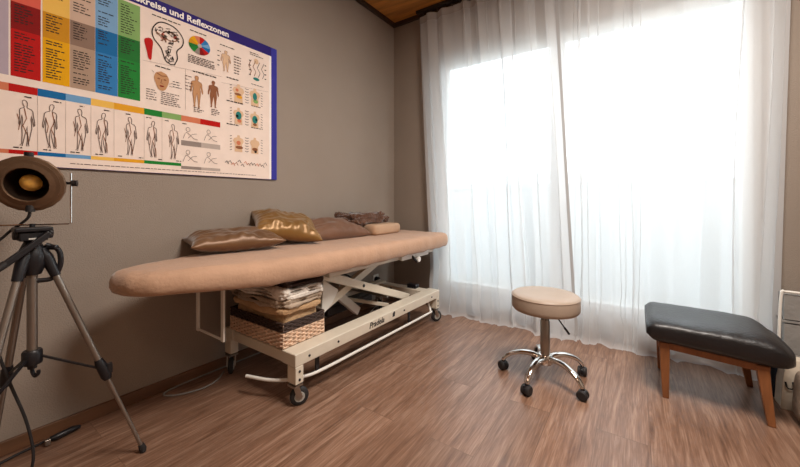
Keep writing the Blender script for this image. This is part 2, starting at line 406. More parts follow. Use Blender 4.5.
quad(b, PY0+0.001, PZ0+0.002, 1.396, 1.972, 1, IX['paper'])
quad(b, 1.396, PZ0+0.002, 1.4395, PZ1-0.001, 1, IX['violet_edge'])
quad(b, 1.382, PZ0+0.002, 1.396, 1.972, 2, IX['white'])
cols = [(-0.015, 0.223, ('lilac', 'lilac', 'lilac')), (0.228, 0.311, ('red', 'red_d', 'red_l')), (0.316, 0.399, ('yellow', 'yellow_d', 'yellow_l')),
        (0.400, 0.483, ('tan', 'tan_d', 'tan_l')), (0.484, 0.566, ('blue', 'blue_d', 'blue_l')), (0.567, 0.655, ('green', 'green_d', 'green_l'))]
for y0, y1, (c, d_, l_) in cols:
    quad(b, y0, 1.492, y1, 1.68, 2, IX[c]); quad(b, y0, 1.68, y1, 1.788, 2, IX[d_]); quad(b, y0, 1.788, y1, 1.962, 2, IX[l_])
st = [(-0.015, 0.223, 'salmon'), (0.223, 0.302, 'red'), (0.302, 0.386, 'blue_d'), (0.386, 0.469, 'lblue'), (0.469, 0.552, 'yellow_l'), (0.552, 0.672, 'orange'),
      (0.672, 0.750, 'green'), (0.750, 0.841, 'green_l'), (0.841, 0.940, 'salmon'), (0.940, 1.052, 'red')]
for y0, y1, c in st: quad(b, y0, 1.430, y1, 1.461, 2, IX[c])
for y0, y1, c in st[:8]: quad(b, y0, 1.184, y1, 1.200, 2, IX[c if c != 'green_l' else 'green'])
quad(b, 0.841, 1.298, 0.945, 1.326, 2, IX['grey']); quad(b, 0.945, 1.298, 1.052, 1.326, 2, IX['grey_l'])
quad(b, 0.841, 1.170, 0.945, 1.186, 2, IX['grey']); quad(b, 0.945, 1.170, 1.052, 1.186, 2, IX['grey_l'])
# small unreadable print as broken dark lines
rng = random.Random(4)
def textlines(y0, y1, z0, z1, step, mi, hgt=0.0042, full=0.92):
    z = z1
    while z > z0:
        if rng.random() < full:
            y = y0
            end = y0 + (y1-y0)*rng.uniform(0.5, 1.0)
            while y < end:
                wl = rng.uniform(0.008, 0.022); quad(b, y, z, min(y+wl, end), z+hgt, 4, mi); y += wl+0.004
        z -= step
dk = IX['ink']; th = IX['thin']
for y0, y1, c in cols[1:]:
    textlines(y0+0.010, y1-0.014, 1.505, 1.665, 0.0108, dk)
    textlines(y0+0.010, y1-0.02, 1.70, 1.775, 0.011, dk)
    textlines(y0+0.010, y1-0.012, 1.80, 1.95, 0.012, dk, full=0.8)
textlines(0.01, 0.21, 1.52, 1.94, 0.05, dk, full=1)
textlines(0.705, 0.84, 1.938, 1.945, 0.02, dk, 0.005, 1); textlines(0.885, 0.985, 1.936, 1.94, 0.02, dk, 0.005, 1)
textlines(1.05, 1.16, 1.918, 1.922, 0.02, dk, 0.005, 1); textlines(1.24, 1.36, 1.925, 1.945, 0.012, dk, 0.004, 1)
textlines(0.875, 1.03, 1.755, 1.80, 0.0095, th, 0.006, 1); textlines(0.90, 1.06, 1.712, 1.716, 0.02, dk, 0.006, 1)
textlines(0.72, 0.80, 1.684, 1.688, 0.02, dk, 0.005, 1); textlines(0.68, 0.73, 1.51, 1.56, 0.012, th, 0.004, .9)
textlines(0.745, 0.86, 1.495, 1.56, 0.010, th, 0.004, 1); textlines(0.80, 0.85, 1.60, 1.63, 0.014, dk, 0.004, 1)
textlines(0.905, 0.965, 1.485, 1.515, 0.010, th, 0.005, 1); textlines(1.0, 1.05, 1.485, 1.525, 0.010, th, 0.005, 1)
textlines(0.86, 0.90, 1.60, 1.68, 0.018, th, 0.004, 1); textlines(1.035, 1.055, 1.78, 1.88, 0.028, dk, 0.005, 1)
textlines(1.135, 1.185, 1.77, 1.88, 0.017, th, 0.006, 1)
for zz in (1.735, 1.595, 1.455): textlines(1.09, 1.20, zz, zz+0.004, 0.02, dk, 0.006, 1); textlines(1.25, 1.37, zz+0.005, zz+0.009, 0.02, dk, 0.004, 1)
for i in range(10):
    y = 0.235+i*0.083
    if y < 0.84: textlines(y, y+0.03, 1.19+0.016, 1.19+0.018, 0.02, dk, 0.004, 1); textlines(y+0.03, y+0.06, 1.412, 1.415, 0.02, dk, 0.004, 1)
textlines(0.4, 1.30, 1.152, 1.158, 0.02, th, 0.003, 1)
# drawings
HALF = [(0.00, 1.0), (0.045, 0.985), (0.06, 0.94), (0.045, 0.885), (0.03, 0.86), (0.04, 0.835), (0.13, 0.81), (0.16, 0.77), (0.165, 0.66), (0.185, 0.56), (0.19, 0.47), (0.17, 0.44), (0.155, 0.50), (0.135, 0.60), (0.115, 0.68),
        (0.10, 0.60), (0.115, 0.50), (0.12, 0.40), (0.10, 0.26), (0.09, 0.15), (0.075, 0.05), (0.11, 0.01), (0.05, 0.0), (0.045, 0.12), (0.03, 0.26), (0.012, 0.44)]
def body(cy, z0, h, lean=0.0, wide=1.0): 
    r = [(cy+(x+lean*y*(1-y))*h*wide, z0+y*h) for x, y in HALF]; l = [(cy+(-x+lean*y*(1-y))*h*wide, z0+y*h) for x, y in HALF[::-1]]
    return r, l
lw = 0.0026
for k, cy in enumerate((0.265, 0.345, 0.43, 0.515, 0.612, 0.712, 0.800)):
    r, l = body(cy, 1.218, 0.185, 0.25*(-1)**k, 0.62)
    ribbon(b, r+l[1:-1], lw, 4, IX['thin'], closed=True)
    ribbon(b, [(cy, 1.37), (cy+0.006, 1.33), (cy-0.004, 1.30), (cy+0.01, 1.26), (cy+0.012, 1.225)], lw, 4, IX['brown'])
    ribbon(b, [(cy-0.02, 1.345), (cy-0.012, 1.31), (cy-0.016, 1.28)], lw*0.8, 4, IX['brown'])
for yb in (0.302, 0.386, 0.469, 0.552, 0.672, 0.750): ribbon(b, [(yb, 1.203), (yb, 1.428)], 0.0012, 3, IX['grey_l'])
for (cy, cz) in ((0.885, 1.36), (0.995, 1.365), (0.885, 1.235), (0.995, 1.235)):
    ribbon(b, ell(cy-0.01, cz+0.028, 0.010, 0.012, 12), 0.002, 4, IX['thin'], closed=True)
    ribbon(b, smooth_path([(cy-0.035, cz-0.025, 0), (cy-0.02, cz+0.01, 0), (cy, cz, 0), (cy+0.02, cz-0.018, 0), (cy+0.04, cz-0.022, 0)], 4), 0.002, 4, IX['thin'])
    ribbon(b, [(cy-0.01, cz-0.02), (cy+0.012, cz+0.005), (cy+0.035, cz+0.01)], 0.002, 4, IX['thin'])
# brain in a head outline
hd = smooth_path([(0.790, 1.718, 0), (0.765, 1.735, 0), (0.745, 1.79, 0), (0.712, 1.83, 0), (0.708, 1.875, 0), (0.735, 1.918, 0), (0.775, 1.928, 0), (0.820, 1.915, 0), (0.850, 1.875, 0), (0.845, 1.835, 0), (0.820, 1.80, 0), (0.822, 1.76, 0), (0.808, 1.722, 0)], 6)
ribbon(b, hd, 0.0055, 4, IX['ink'], closed=True)
brng = random.Random(11)
for k in range(34):
    a = brng.uniform(0, 6.28); r = brng.uniform(0.35, 1.0); cy, cz = 0.780+0.056*r*math.cos(a), 1.868+0.044*r*math.sin(a)
    ribbon(b, smooth_path([(cy+brng.uniform(-.012, .012), cz+brng.uniform(-.010, .010), 0) for _ in range(4)], 4), 0.003, 5, IX[brng.choice(['ink', 'thin', 'red_l', 'thin', 'ink', 'brown'])])
for k in range(12):
    cy, cz = 0.785+brng.uniform(-.02, .022), 1.775+brng.uniform(-.04, .03)
    ribbon(b, smooth_path([(cy+brng.uniform(-.014, .014), cz+brng.uniform(-.014, .014), 0) for _ in range(4)], 4), 0.003, 5, IX[brng.choice(['ink', 'thin', 'ink'])])
ribbon(b, ell(0.787, 1.865, 0.035, 0.022), 0.004, 5, IX['brown'], closed=True)
# red tongue shape and red dots
poly(b, [(p[0], p[1]) for p in smooth_path([(0.690, 1.822, 0), (0.672, 1.806, 0), (0.682, 1.755, 0), (0.690, 1.718, 0), (0.702, 1.716, 0), (0.706, 1.76, 0), (0.710, 1.808, 0), (0.700, 1.822, 0)], 5)], 4, IX['red'])
# colour wheel
wc = ['red', 'salmon', 'yellow', 'yellow_d', 'green_d', 'green', 'grey', 'red_d', 'red', 'blue_d', 'lblue', 'blue']
for k in range(12):
    a0, a1 = 2*PI*k/12+PI/3, 2*PI*(k+1)/12+PI/3
    poly(b, [(0.936, 1.872)] + [(0.936+0.058*math.cos(a0+(a1-a0)*t/4), 1.872+0.051*math.sin(a0+(a1-a0)*t/4)) for t in range(5)], 4, IX[wc[k]])
poly(b, ell(0.936, 1.872, 0.012, 0.011), 5, IX['grey_l'])
# face
poly(b, [(p[0], p[1]) for p in smooth_path([(0.746, 1.668, 0), (0.722, 1.655, 0), (0.714, 1.628, 0), (0.722, 1.60, 0), (0.733, 1.575, 0), (0.749, 1.568, 0), (0.765, 1.578, 0), (0.777, 1.605, 0), (0.782, 1.635, 0), (0.770, 1.66, 0)], 5)], 4, IX['skin'])
for q in (-1, 1): poly(b, ell(0.749+q*0.014, 1.628, 0.007, 0.004, 10), 5, IX['brown'])
poly(b, ell(0.749, 1.592, 0.011, 0.004, 10), 5, IX['red_d']); ribbon(b, [(0.749, 1.628), (0.744, 1.608), (0.752, 1.606)], 0.003, 5, IX['brown'])
ribbon(b, [(0.726, 1.655), (0.749, 1.645), (0.774, 1.65)], 0.005, 5, IX['brown'])
for p0, p1 in (((0.715, 1.655), (0.705, 1.66)), ((0.783, 1.612), (0.80, 1.622)), ((0.783, 1.60), (0.80, 1.602))): ribbon(b, [p0, p1], 0.0018, 4, IX['thin'])
# filled bodies
def filled(cy, z0, h, mi, wide=1.0, line=True):
    r, l = body(cy, z0, h, 0, wide)
    for i in range(len(r)-1):
        a, c = r[i], r[i+1]; a2, c2 = l[len(l)-1-i], l[len(l)-2-i]
        if abs(a[0]-a2[0]) < 1e-6: poly(b, [a, c2, c], 4, mi)
    poly(b, r[::-1]+l[1:-1][::-1], 4, mi)
    if line: ribbon(b, r+l[1:-1], 0.0016, 5, IX['brown'], closed=True)
filled(0.920, 1.522, 0.175, IX['skin']); filled(1.012, 1.540, 0.155, IX['brown'], 1.05)
filled(1.085, 1.772, 0.125, IX['skin_l'], 1.25)
for yy in (1.24, 1.27, 1.30, 1.33): ribbon(b, [(yy, 1.80), (yy+0.012, 1.83), (yy-0.008, 1.86), (yy+0.01, 1.90)], 0.004, 4, IX['brown' if yy < 1.3 else 'thin'])
for yy in (1.235, 1.345): 
    for zz in (1.80, 1.83, 1.86, 1.89): quad(b, yy, zz, yy+0.012, zz+0.006, 4, IX['ink'])
poly(b, ell(1.285, 1.90, 0.016, 0.018, 14), 4, IX['skin_l']); poly(b, ell(1.285, 1.785, 0.022, 0.010, 14), 4, IX['teal'])
def torso(cy, cz, s, mi, organs):
    poly(b, [(cy+s*x, cz+s*z) for x, z in [(-0.55, -1), (-0.5, 0), (-0.75, 0.45), (-0.6, 0.8), (-0.2, 0.95), (-0.16, 1.25), (0.16, 1.25), (0.2, 0.95), (0.6, 0.8), (0.75, 0.45), (0.5, 0), (0.55, -1)]], 4, mi)
    for ox, oz, rx, rz, c in organs: poly(b, ell(cy+s*ox, cz+s*oz, s*rx, s*rz, 12), 5, IX[c])
torso(1.165, 1.655, 0.050, IX['skin_l'], [(-0.1, 0.0, 0.45, 0.16, 'brown'), (0.1, -0.3, 0.4, 0.2, 'orange'), (-0.2, 0.5, 0.2, 0.2, 'salmon')])
torso(1.275, 1.658, 0.050, IX['skin_l'], [(0, 0.2, 0.3, 0.5, 'teal'), (0.1, -0.4, 0.35, 0.25, 'green_l')])
torso(1.165, 1.515, 0.046, IX['skin_l'], [(0, 0.2, 0.42, 0.55, 'teal'), (0.1, -0.5, 0.3, 0.25, 'salmon'), (-.2, .1, .2, .2, 'ink')])
torso(1.275, 1.515, 0.046, IX['skin_l'], [(0, 0.1, 0.42, 0.55, 'teal'), (0, -0.6, 0.3, 0.2, 'brown'), (.2, .1, .15, .2, 'ink')])
torso(1.165, 1.345, 0.046, IX['skin_l'], [(0.1, -0.4, 0.55, 0.22, 'brown'), (0, 0.2, 0.3, 0.3, 'salmon')])
torso(1.275, 1.345, 0.046, IX['skin_l'], [(0, -0.4, 0.42, 0.25, 'brown'), (0.1, -0.7, 0.2, 0.2, 'ink')])
for cz in (1.655, 1.515, 1.345):
    for cy in (1.165, 1.275):
        for k in range(6):
            z = cz-0.04+k*0.017
            ribbon(b, [(cy-0.055, z), (cy-0.043, z+0.004)], 0.0035, 4, IX['thin']); ribbon(b, [(cy+0.043, z+0.004), (cy+0.055, z)], 0.0035, 4, IX['thin'])
for k in range(14):
    cy, cz = 1.09+0.02*k, 1.225+0.03*noise.noise(V((k*0.9, 0, 0)))
    ribbon(b, [(cy-0.01, cz), (cy+0.002, cz+0.012), (cy+0.012, cz-0.006)], 0.004, 4, IX[['ink', 'thin', 'salmon', 'brown'][k % 4]])
ribbon(b, [(0.862, 1.495), (0.862, 1.72)], 0.0014, 3, IX['grey']); ribbon(b, [(0.665, 1.70), (1.06, 1.735)], 0.0012, 3, IX['grey']); ribbon(b, [(1.06, 1.70), (1.375, 1.725)], 0.0012, 3, IX['grey'])
obj('printed_sheet', b, inks, ps, smooth=False)

def text_mesh(name, body_, size, loc, m, parent, align='LEFT', shear=0.0, offset=0.0, ext=0.0005, xscale=1.0, tilt=0.0):
    cu = bpy.data.curves.new(name, 'FONT'); cu.body = body_; cu.size = size; cu.align_x = align; cu.shear = shear; cu.offset = offset; cu.extrude = ext; cu.resolution_u = 3
    tmp = bpy.data.objects.new(name+'_tmp', cu); COL.objects.link(tmp)
    dg = bpy.context.evaluated_depsgraph_get(); me = bpy.data.meshes.new_from_object(tmp.evaluated_get(dg))
    bpy.data.objects.remove(tmp); bpy.data.curves.remove(cu)
    mt = Matrix(((0,0,1,0),(1,0,0,0),(0,1,0,0),(0,0,0,1)))        # text runs along +y, up +z, faces +x
    me.transform(Matrix.Translation(V(loc)-world_loc(parent)) @ Matrix.Rotation(tilt, 4, 'X') @ mt @ Matrix.Diagonal((xscale, 1, 1, 1)))
    me.materials.clear(); me.materials.append(M[m])
    o = bpy.data.objects.new(name, me); COL.objects.link(o); o.parent = parent; return o
text_mesh('title_lettering', 'Funktionskreise und Reflexzonen', 0.0475, (PX+0.001, 1.105, 1.986), 'ink_white', ps, 'RIGHT', offset=0.0012)

# ------------------------------------------------------------------ massage table
MT = thing('massage_table', (0.40, 1.6, 0), 'beige covered massage table with cream scissor base along the left wall', 'massage table')
def outline(pts, it=3):
    for _ in range(it):
        q = []
        for i in range(len(pts)):
            a, c = V(pts[i]), V(pts[(i+1) % len(pts)]); q += [a*0.75+c*0.25, a*0.25+c*0.75]
        pts = q
    return pts
def resample(pts, n):
    P_ = [V(p) for p in pts]; P_.append(P_[0]); d = [0]
    for a, c in zip(P_, P_[1:]): d.append(d[-1]+(c-a).length)
    out = []; j = 0
    for k in range(n):
        s = d[-1]*k/n
        while d[j+1] < s: j += 1
        t = (s-d[j])/(d[j+1]-d[j]+1e-12); out.append(P_[j].lerp(P_[j+1], t))
    return out
ol = [(0.712, 2.62), (0.67, 2.695), (0.12, 2.695), (0.05, 2.62), (0.05, 1.05), (0.14, 0.80), (0.21, 0.64), (0.27, 0.47), (0.38, 0.455), (0.50, 0.50), (0.575, 0.63), (0.625, 0.80), (0.675, 1.05), (0.705, 1.40)]
ol = resample(outline(ol), 190)
def med(p): return V((0.385, min(2.40, max(0.74, p.y))))
b = B(); rings = []
for z, k, out in ((0.612, 0.80, 0), (0.606, 0.92, 0), (0.604, 0.985, 0), (0.612, 1, 0.004), (0.640, 1, 0.012), (0.672, 1, 0.012), (0.696, 1, 0.004), (0.709, 1, -0.010), (0.715, 1, -0.030), (0.718, 0.85, 0), (0.719, 0.68, 0), (0.719, 0.5, 0), (0.719, 0.32, 0), (0.719, 0.14, 0)):
    R = []
    for p in ol:
        m_ = med(p); d_ = p-m_; l_ = d_.length
        q = m_ + d_*k*((l_+out)/l_)
        R.append(V((q.x, q.y, z)))
    rings.append(R)
loft(b, rings)
for v in b.verts:
    n1 = noise.fractal(V((v.co.x*5, v.co.y*4, v.co.z*6)), 1, 2, 3); n2 = noise.noise(V((v.co.x*9+v.co.y*16, v.co.y*5, 4)))
    up_ = 1 if v.co.z > 0.70 else 0.4
    n3 = noise.noise(V((v.co.x*17 - v.co.y*2.2, v.co.y*1.6, 8)))
    v.co.z += (0.004*n1 + 0.0025*n2 + 0.0035*n3*min(1, max(0, v.co.y-0.7)))*up_
    if 0.605 < v.co.z < 0.70: v.co.x += 0.006*n2; v.co.y += 0.006*n1
    if v.co.z < 0.66 and v.co.y < 0.95: v.co.z += 0.022*min(1, (0.95-v.co.y)/0.35)*(0.66-v.co.z)/0.05
    if v.co.z < 0.625 and v.co.y > 0.9: v.co.z += 0.008*noise.noise(V((v.co.x*14, v.co.y*11, 9)))
    # the gathered corner of the cover at the head end
    e = math.exp(-((v.co.x-0.44)**2+(v.co.y-0.52)**2)/0.004)
    v.co += V((0.4, -1.0, 0.3))*0.010*e*math.sin((v.co.x*0.8+v.co.y*0.5+v.co.z*0.6)*95)
mt = obj('padded_top', b, 'sheet', MT, ang=70); mt['label'] = 'beige stretch cover with creases'
# upper steel frame
b = B()
box(b, (0.60, 1.335, 0.565), (0.635, 2.52, 0.605)); box(b, (0.14, 1.335, 0.565), (0.175, 2.52, 0.605))
for y in (1.335, 1.7, 2.48): box(b, (0.175, y, 0.57), (0.60, y+0.035, 0.60))
obj('upper_frame', b, 'cream', MT, smooth=False, bevel=0.004)
# base frame, front rail carries the maker's lettering
bf = B()
box(bf, (0.61, 1.045, 0.20), (0.712, 2.49, 0.262)); box(bf, (0.08, 1.045, 0.20), (0.16, 2.49, 0.262))
box(bf, (0.16, 1.05, 0.20), (0.61, 1.11, 0.255)); box(bf, (0.16, 2.39, 0.20), (0.61, 2.48, 0.255))
base = obj('base_frame', bf, 'cream', MT, smooth=False, bevel=0.005)
text_mesh('rail_lettering', 'Pradela', 0.050, (0.7128, 1.590, 0.217), 'black', base, shear=0.25, offset=0.0008)
b = B(); x = 0.7132; pts = [(1.83, 0.222), (1.855, 0.222), (1.860, 0.25), (1.847, 0.256), (1.834, 0.246)]
f1 = [b.verts.new((x, y, z)) for y, z in pts]; b.faces.new(f1); f2 = [b.verts.new((x-0.0008, y, z)) for y, z in pts]; b.faces.new(f2[::-1])
for i in range(5): b.faces.new((f1[i], f1[(i+1) % 5], f2[(i+1) % 5], f2[i]))
obj('rail_emblem', b, 'black', base, smooth=False)
for y in (1.13, 1.33, 1.97, 2.36):
    b = B(); lathe(b, [(0.0001, 0.004), (0.005, 0.004), (0.007, 0.0)], (0.712, y, 0.230), (1, 0, 0), 10); obj('bolt', b, 'black', base)
# four casters with leg stubs
for (x, y, sx, sy) in ((0.680, 1.082, 1, -1), (0.680, 2.474, 1, 1), (0.105, 1.082, -1, -1), (0.105, 2.474, -1, 1)):
    b = B(); box(b, (x-0.032, y-0.035, 0.115), (x+0.032, y+0.012, 0.20)); leg = obj('leg', b, 'cream', MT, smooth=False, bevel=0.004)
    if sx > 0:
        for z in (0.135, 0.175):
            b = B(); lathe(b, [(0.0001, 0.004), (0.005, 0.004), (0.007, 0.0)], (x+0.032, y-0.012, z), (1, 0, 0), 10); obj('bolt', b, 'black', leg)
    an = 0.5 if sx > 0 else 2.2
    dv = V((math.sin(an), math.cos(an), 0)); c = V((x, y-0.012, 0.045)) + dv*0.018; s = V((dv.y, -dv.x, 0))
    b = B(); lathe(b, [(0.001, -0.014), (0.030, -0.014), (0.040, -0.011), (0.045, -0.006), (0.045, 0.006), (0.040, 0.011), (0.030, 0.014), (0.001, 0.014)], c, s, 28)
    wh = B()
    cs = obj('caster', b, 'rubber', MT)
    lathe(wh, [(0.001, -0.016), (0.024, -0.016), (0.026, -0.012), (0.026, 0.012), (0.024, 0.016), (0.001, 0.016)], c, s, 20); obj('wheel_hub', wh, 'grey_metal', cs)
    b = B(); top = V((x, y-0.012, 0.104))
    for q in (-1, 1):
        beam(b, c+s*q*0.021, top+s*q*0.021, 0.028, 0.004, side=dv)
    box(b, top-V((0.026, 0.026, 0.006)), top+V((0.026, 0.026, 0.004))); cyl(b, top, top+V((0, 0, 0.014)), 0.014); cyl(b, c-s*0.024, c+s*0.024, 0.006, seg=10)
    obj('fork', b, 'steel', cs)
# scissor arms
for xa, xb_ in ((0.555, 0.50), (0.205, 0.26)):
    b = B(); beam(b, (xa, 1.34, 0.572), (xa, 2.25, 0.232), 0.035, 0.052); sa = obj('scissor_arm', b, 'cream', MT, smooth=False, bevel=0.004)
    b = B(); cyl(b, (xa-0.03, 1.70, 0.437), (xa+0.022, 1.70, 0.437), 0.010, seg=12); obj('pivot_bolt', b, 'black', sa)
    b = B(); beam(b, (xb_, 1.38, 0.345), (xb_, 1.98, 0.575), 0.035, 0.050); sb = obj('scissor_arm', b, 'cream', MT, smooth=False, bevel=0.004)
    b = B(); beam(b, (xb_+0.019, 1.80, 0.535), (xb_+0.019, 1.90, 0.570), 0.004, 0.016); obj('slot', b, 'black', sb, smooth=False)
b = B(); loft(b, [[V((x, y, z)) for y, z in ((1.37, 0.32), (1.45, 0.37), (1.51, 0.445), (1.386, 0.53))] for x in (0.522, 0.534)])
obj('side_plate', b, 'white_metal', MT, smooth=False, bevel=0.002)
b = B(); beam(b, (0.40, 1.60, 0.395), (0.40, 1.83, 0.205), 0.04, 0.055); obj('actuator_arm', b, 'white_metal', MT, smooth=False, bevel=0.004)
b = B(); lathe(b, [(0.001, -0.06), (0.045, -0.06), (0.055, -0.05), (0.055, 0.05), (0.045, 0.06), (0.001, 0.06)], (0.34, 1.70, 0.385), (1, 0, 0), 28); obj('motor', b, 'grey_metal', MT)
b = B(); box(b, (0.22, 1.62, 0.20), (0.32, 2.10, 0.26)); obj('motor_housing', b, 'black', MT, smooth=False, bevel=0.01)
b = B(); tube(b, smooth_path([(0.34, 1.76, 0.36), (0.38, 1.80, 0.42), (0.36, 1.76, 0.47), (0.32, 1.69, 0.46), (0.30, 1.72, 0.30), (0.36, 1.95, 0.265), (0.30, 2.15, 0.27), (0.40, 2.25, 0.28)], 8), 0.006, 8); obj('motor_cable', b, 'rubber', MT)
b = B(); cyl(b, (0.20, 1.98, 0.30), (0.56, 1.98, 0.30), 0.011, seg=12); obj('cross_shaft', b, 'steel', MT)
b = B(); beam(b, (0.36, 1.78, 0.295), (0.59, 1.95, 0.25), 0.02, 0.02); obj('brace', b, 'cream', MT, smooth=False)
# foot control bar below the front rail
b = B(); tube(b, smooth_path([(0.40, 0.985, 0.098), (0.52, 1.02, 0.100), (0.600, 1.07, 0.100), (0.650, 1.15, 0.100), (0.672, 1.25, 0.100), (0.68, 1.6, 0.100), (0.69, 2.32, 0.100), (0.688, 2.38, 0.108), (0.665, 2.395, 0.15), (0.655, 2.395, 0.20)], 6), 0.0085, 10); cb = obj('foot_control_bar', b, 'white_metal', MT)
for y in (1.22, 2.10):
    b = B(); box(b, (0.662, y-0.012, 0.10), (0.670, y+0.012, 0.20)); obj('hanger', b, 'black', cb, smooth=False)
# paper roll bracket below the head end
b = B()
for x in (0.18, 0.425): box(b, (x-0.012, 0.846, 0.325), (x+0.012, 0.856, 0.606))
tube(b, [(0.18, 0.851, 0.333), (0.425, 0.851, 0.333)], 0.006)
box(b, (0.16, 0.84, 0.592), (0.45, 0.90, 0.606))
obj('roll_bracket', b, 'white_metal', MT, smooth=False, bevel=0.002)
# height lever near the foot end
b = B(); box(b, (0.636, 2.02, 0.560), (0.660, 2.40, 0.605)); obj('side_rail', b, 'white_metal', MT, smooth=False, bevel=0.004)
b = B(); tube(b, smooth_path([(0.655, 2.16, 0.575), (0.675, 2.16, 0.560), (0.685, 2.18, 0.535)], 4), 0.010); lv = obj('lever', b, 'black', MT)
b = B(); lathe(b, [(0.001, -0.012), (0.02, -0.012), (0.024, 0), (0.02, 0.012), (0.001, 0.012)], (0.675, 2.215, 0.548), (1, 0, 0), 16); obj('lever_roller', b, 'white_metal', lv)
b = B(); box(b, (0.44, 2.41, 0.255), (0.53, 2.465, 0.29)); obj('control_plug', b, 'black', MT, smooth=False, bevel=0.008)

# ------------------------------------------------------------------ pillows and bedding on the table
def pillow(name, c, U, Vv, hu, hv, th, m, seed, label, cat='cushion', group=None, pinch=0.10, wr=0.013, nn=30):
    U, Vv = V(U).normalized(), V(Vv); Vv = (Vv-U*Vv.dot(U)).normalized(); W = U.cross(Vv); c = V(c); b = B()
    top = {}; bot = {}
    for i in range(nn+1):
        for j in range(nn+1):
            u, v = 2*i/nn-1, 2*j/nn-1
            uu = u*(1-pinch*(1-v*v)*abs(u)); vv = v*(1-pinch*(1-u*u)*abs(v))
            t = ((1-abs(u)**2.6)*(1-abs(v)**2.6))
            t = max(t, 0)**0.55
            edge = max(abs(u), abs(v))
            k = wr*math.sin((u if abs(v) > abs(u) else v)*26+seed)*max(0, edge-0.45)*(1-edge)*9
            fold = wr*1.6*noise.fractal(V((u*2.2+seed, v*2.2, seed*0.7)), 1, 2, 3)
            p = c + U*uu*hu + Vv*vv*hv
            if edge == 1:
                top[i, j] = bot[i, j] = b.verts.new(p)
            else:
                top[i, j] = b.verts.new(p + W*(th/2*t + (k+fold)*t)); bot[i, j] = b.verts.new(p - W*(th/2*t*0.9 - k*0.5*t))
    for i in range(nn):
        for j in range(nn):
            q = [(i, j), (i+1, j), (i+1, j+1), (i, j+1)]
            b.faces.new([top[k_] for k_ in q]); b.faces.new([bot[k_] for k_ in q[::-1]])
    o = obj(name, b, m, ang=180, subsurf=1); return tag(o, label, cat, group)
pillow('cushion', (0.195, 1.040, 0.777), (0.26, 1, 0.0), (-1, 0.26, 0.06), 0.245, 0.155, 0.124, 'brown_pillow', 1, 'flat bronze satin cushion nearest the head end of the massage table')
pillow('cushion', (0.185, 1.385, 0.834), (0.42, 1, -0.20), (-1, 0.38, 0.42), 0.215, 0.165, 0.150, 'gold_pillow', 2, 'shiny gold satin cushion propped up between two browner ones')
pillow('cushion', (0.195, 1.790, 0.787), (0.09, 1, -0.02), (-1, 0.05, 0.36), 0.285, 0.145, 0.140, 'mocha_pillow', 3, 'matt mocha brown cushion leaning in front of the folded brown blanket', wr=0.008)
def slab(b, lo, hi, r=0.03, n=10, ex=4.0, nseg=40):
    """rounded cushion-like block: superellipse rings stacked in z"""
    lo, hi = V(lo), V(hi); c = (lo+hi)/2; h = (hi-lo)/2; rings = []
    for k in range(n+1):
        a = -PI/2 + PI*k/n; z = c.z+h.z*math.copysign(abs(math.sin(a))**0.7, math.sin(a)); ins = r*(1-abs(math.cos(a))**0.6)
        R = []
        for i in range(nseg):
            t = 2*PI*i/nseg; cx, sx = math.cos(t), math.sin(t)
            R.append(V((c.x+(h.x-ins)*math.copysign(abs(cx)**(2/ex), cx), c.y+(h.y-ins)*math.copysign(abs(sx)**(2/ex), sx), z)))
        rings.append(R)
    loft(b, rings)
b = B(); slab(b, (0.06, 2.06, 0.720), (0.385, 2.42, 0.806), 0.035, 14, 9, 64); disp(b, 0.004, 6, 2)
tag(obj('bolster', b, 'bolster', ang=180, subsurf=1), 'low smooth beige bolster lying near the foot end of the massage table', 'pillow')
b = B()
slab(b, (0.05, 1.90, 0.812), (0.285, 2.40, 0.858), 0.02, 14, 7, 120)
slab(b, (0.055, 1.93, 0.850), (0.265, 2.36, 0.888), 0.02, 14, 7, 120)
bmesh.ops.subdivide_edges(b, edges=b.edges, cuts=1, use_grid_fill=True)
disp(b, 0.018, 16, 5); disp(b, 0.014, 45, 9)
tag(obj('folded_blanket', b, 'fur', ang=180), 'folded dark brown plush blanket resting on the beige bolster', 'blanket')

# ------------------------------------------------------------------ basket with towels on the table base
BX0, BX1, BY0, BY1, BZ = 0.135, 0.612, 1.05, 1.315, 0.263
bk = thing('wicker_basket', ((BX0+BX1)/2, (BY0+BY1)/2, BZ), 'low woven wicker basket with dark rim on the base of the massage table', 'basket')
def perim(n, off=0.0):
    w_, h_ = BX1-BX0, BY1-BY0; out = []
    for k in range(n):
        s = (k/n)*2*(w_+h_)
        if s < w_: p = (BX0+s, BY0-off)
        elif s < w_+h_: p = (BX1+off, BY0+s-w_)
        elif s < 2*w_+h_: p = (BX1-(s-w_-h_), BY1+off)
        else: p = (BX0-off, BY1-(s-2*w_-h_))
        out.append(p)
    return out
NP = 168
def weave(b, z, r, phase, amp=0.004):
    pts = [V((p[0], p[1], z)) for p in perim(NP)]; q = []
    for i, p in enumerate(pts):
        a, c = pts[i-1], pts[(i+1) % NP]; t = (c-a).normalized(); nrm = V((t.y, -t.x, 0))
        q.append((p + nrm*amp*math.sin(2*PI*i/6+phase), nrm))
    rings = [[p+nrm*r*math.cos(2*PI*k/6)+V((0,0,r*math.sin(2*PI*k/6))) for k in range(6)] for p, nrm in q]
    R = [[b.verts.new(p) for p in rr_] for rr_ in rings]
    for i in range(NP):
        A, C = R[i], R[(i+1) % NP]
        for k in range(6): b.faces.new((A[k], A[(k+1) % 6], C[(k+1) % 6], C[k]))
b = B()
for k in range(8): weave(b, BZ+0.006+k*0.0095, 0.0052, PI*(k % 2))
for p in perim(56): cyl(b, (p[0], p[1], BZ), (p[0], p[1], BZ+0.125), 0.0028, seg=6)
obj('woven_side', b, 'wicker', bk)
b = B()
for k in range(5): weave(b, BZ+0.084+k*0.0095, 0.0055, PI*(k % 2), 0.003)
obj('dark_rim', b, 'wicker_dark', bk)
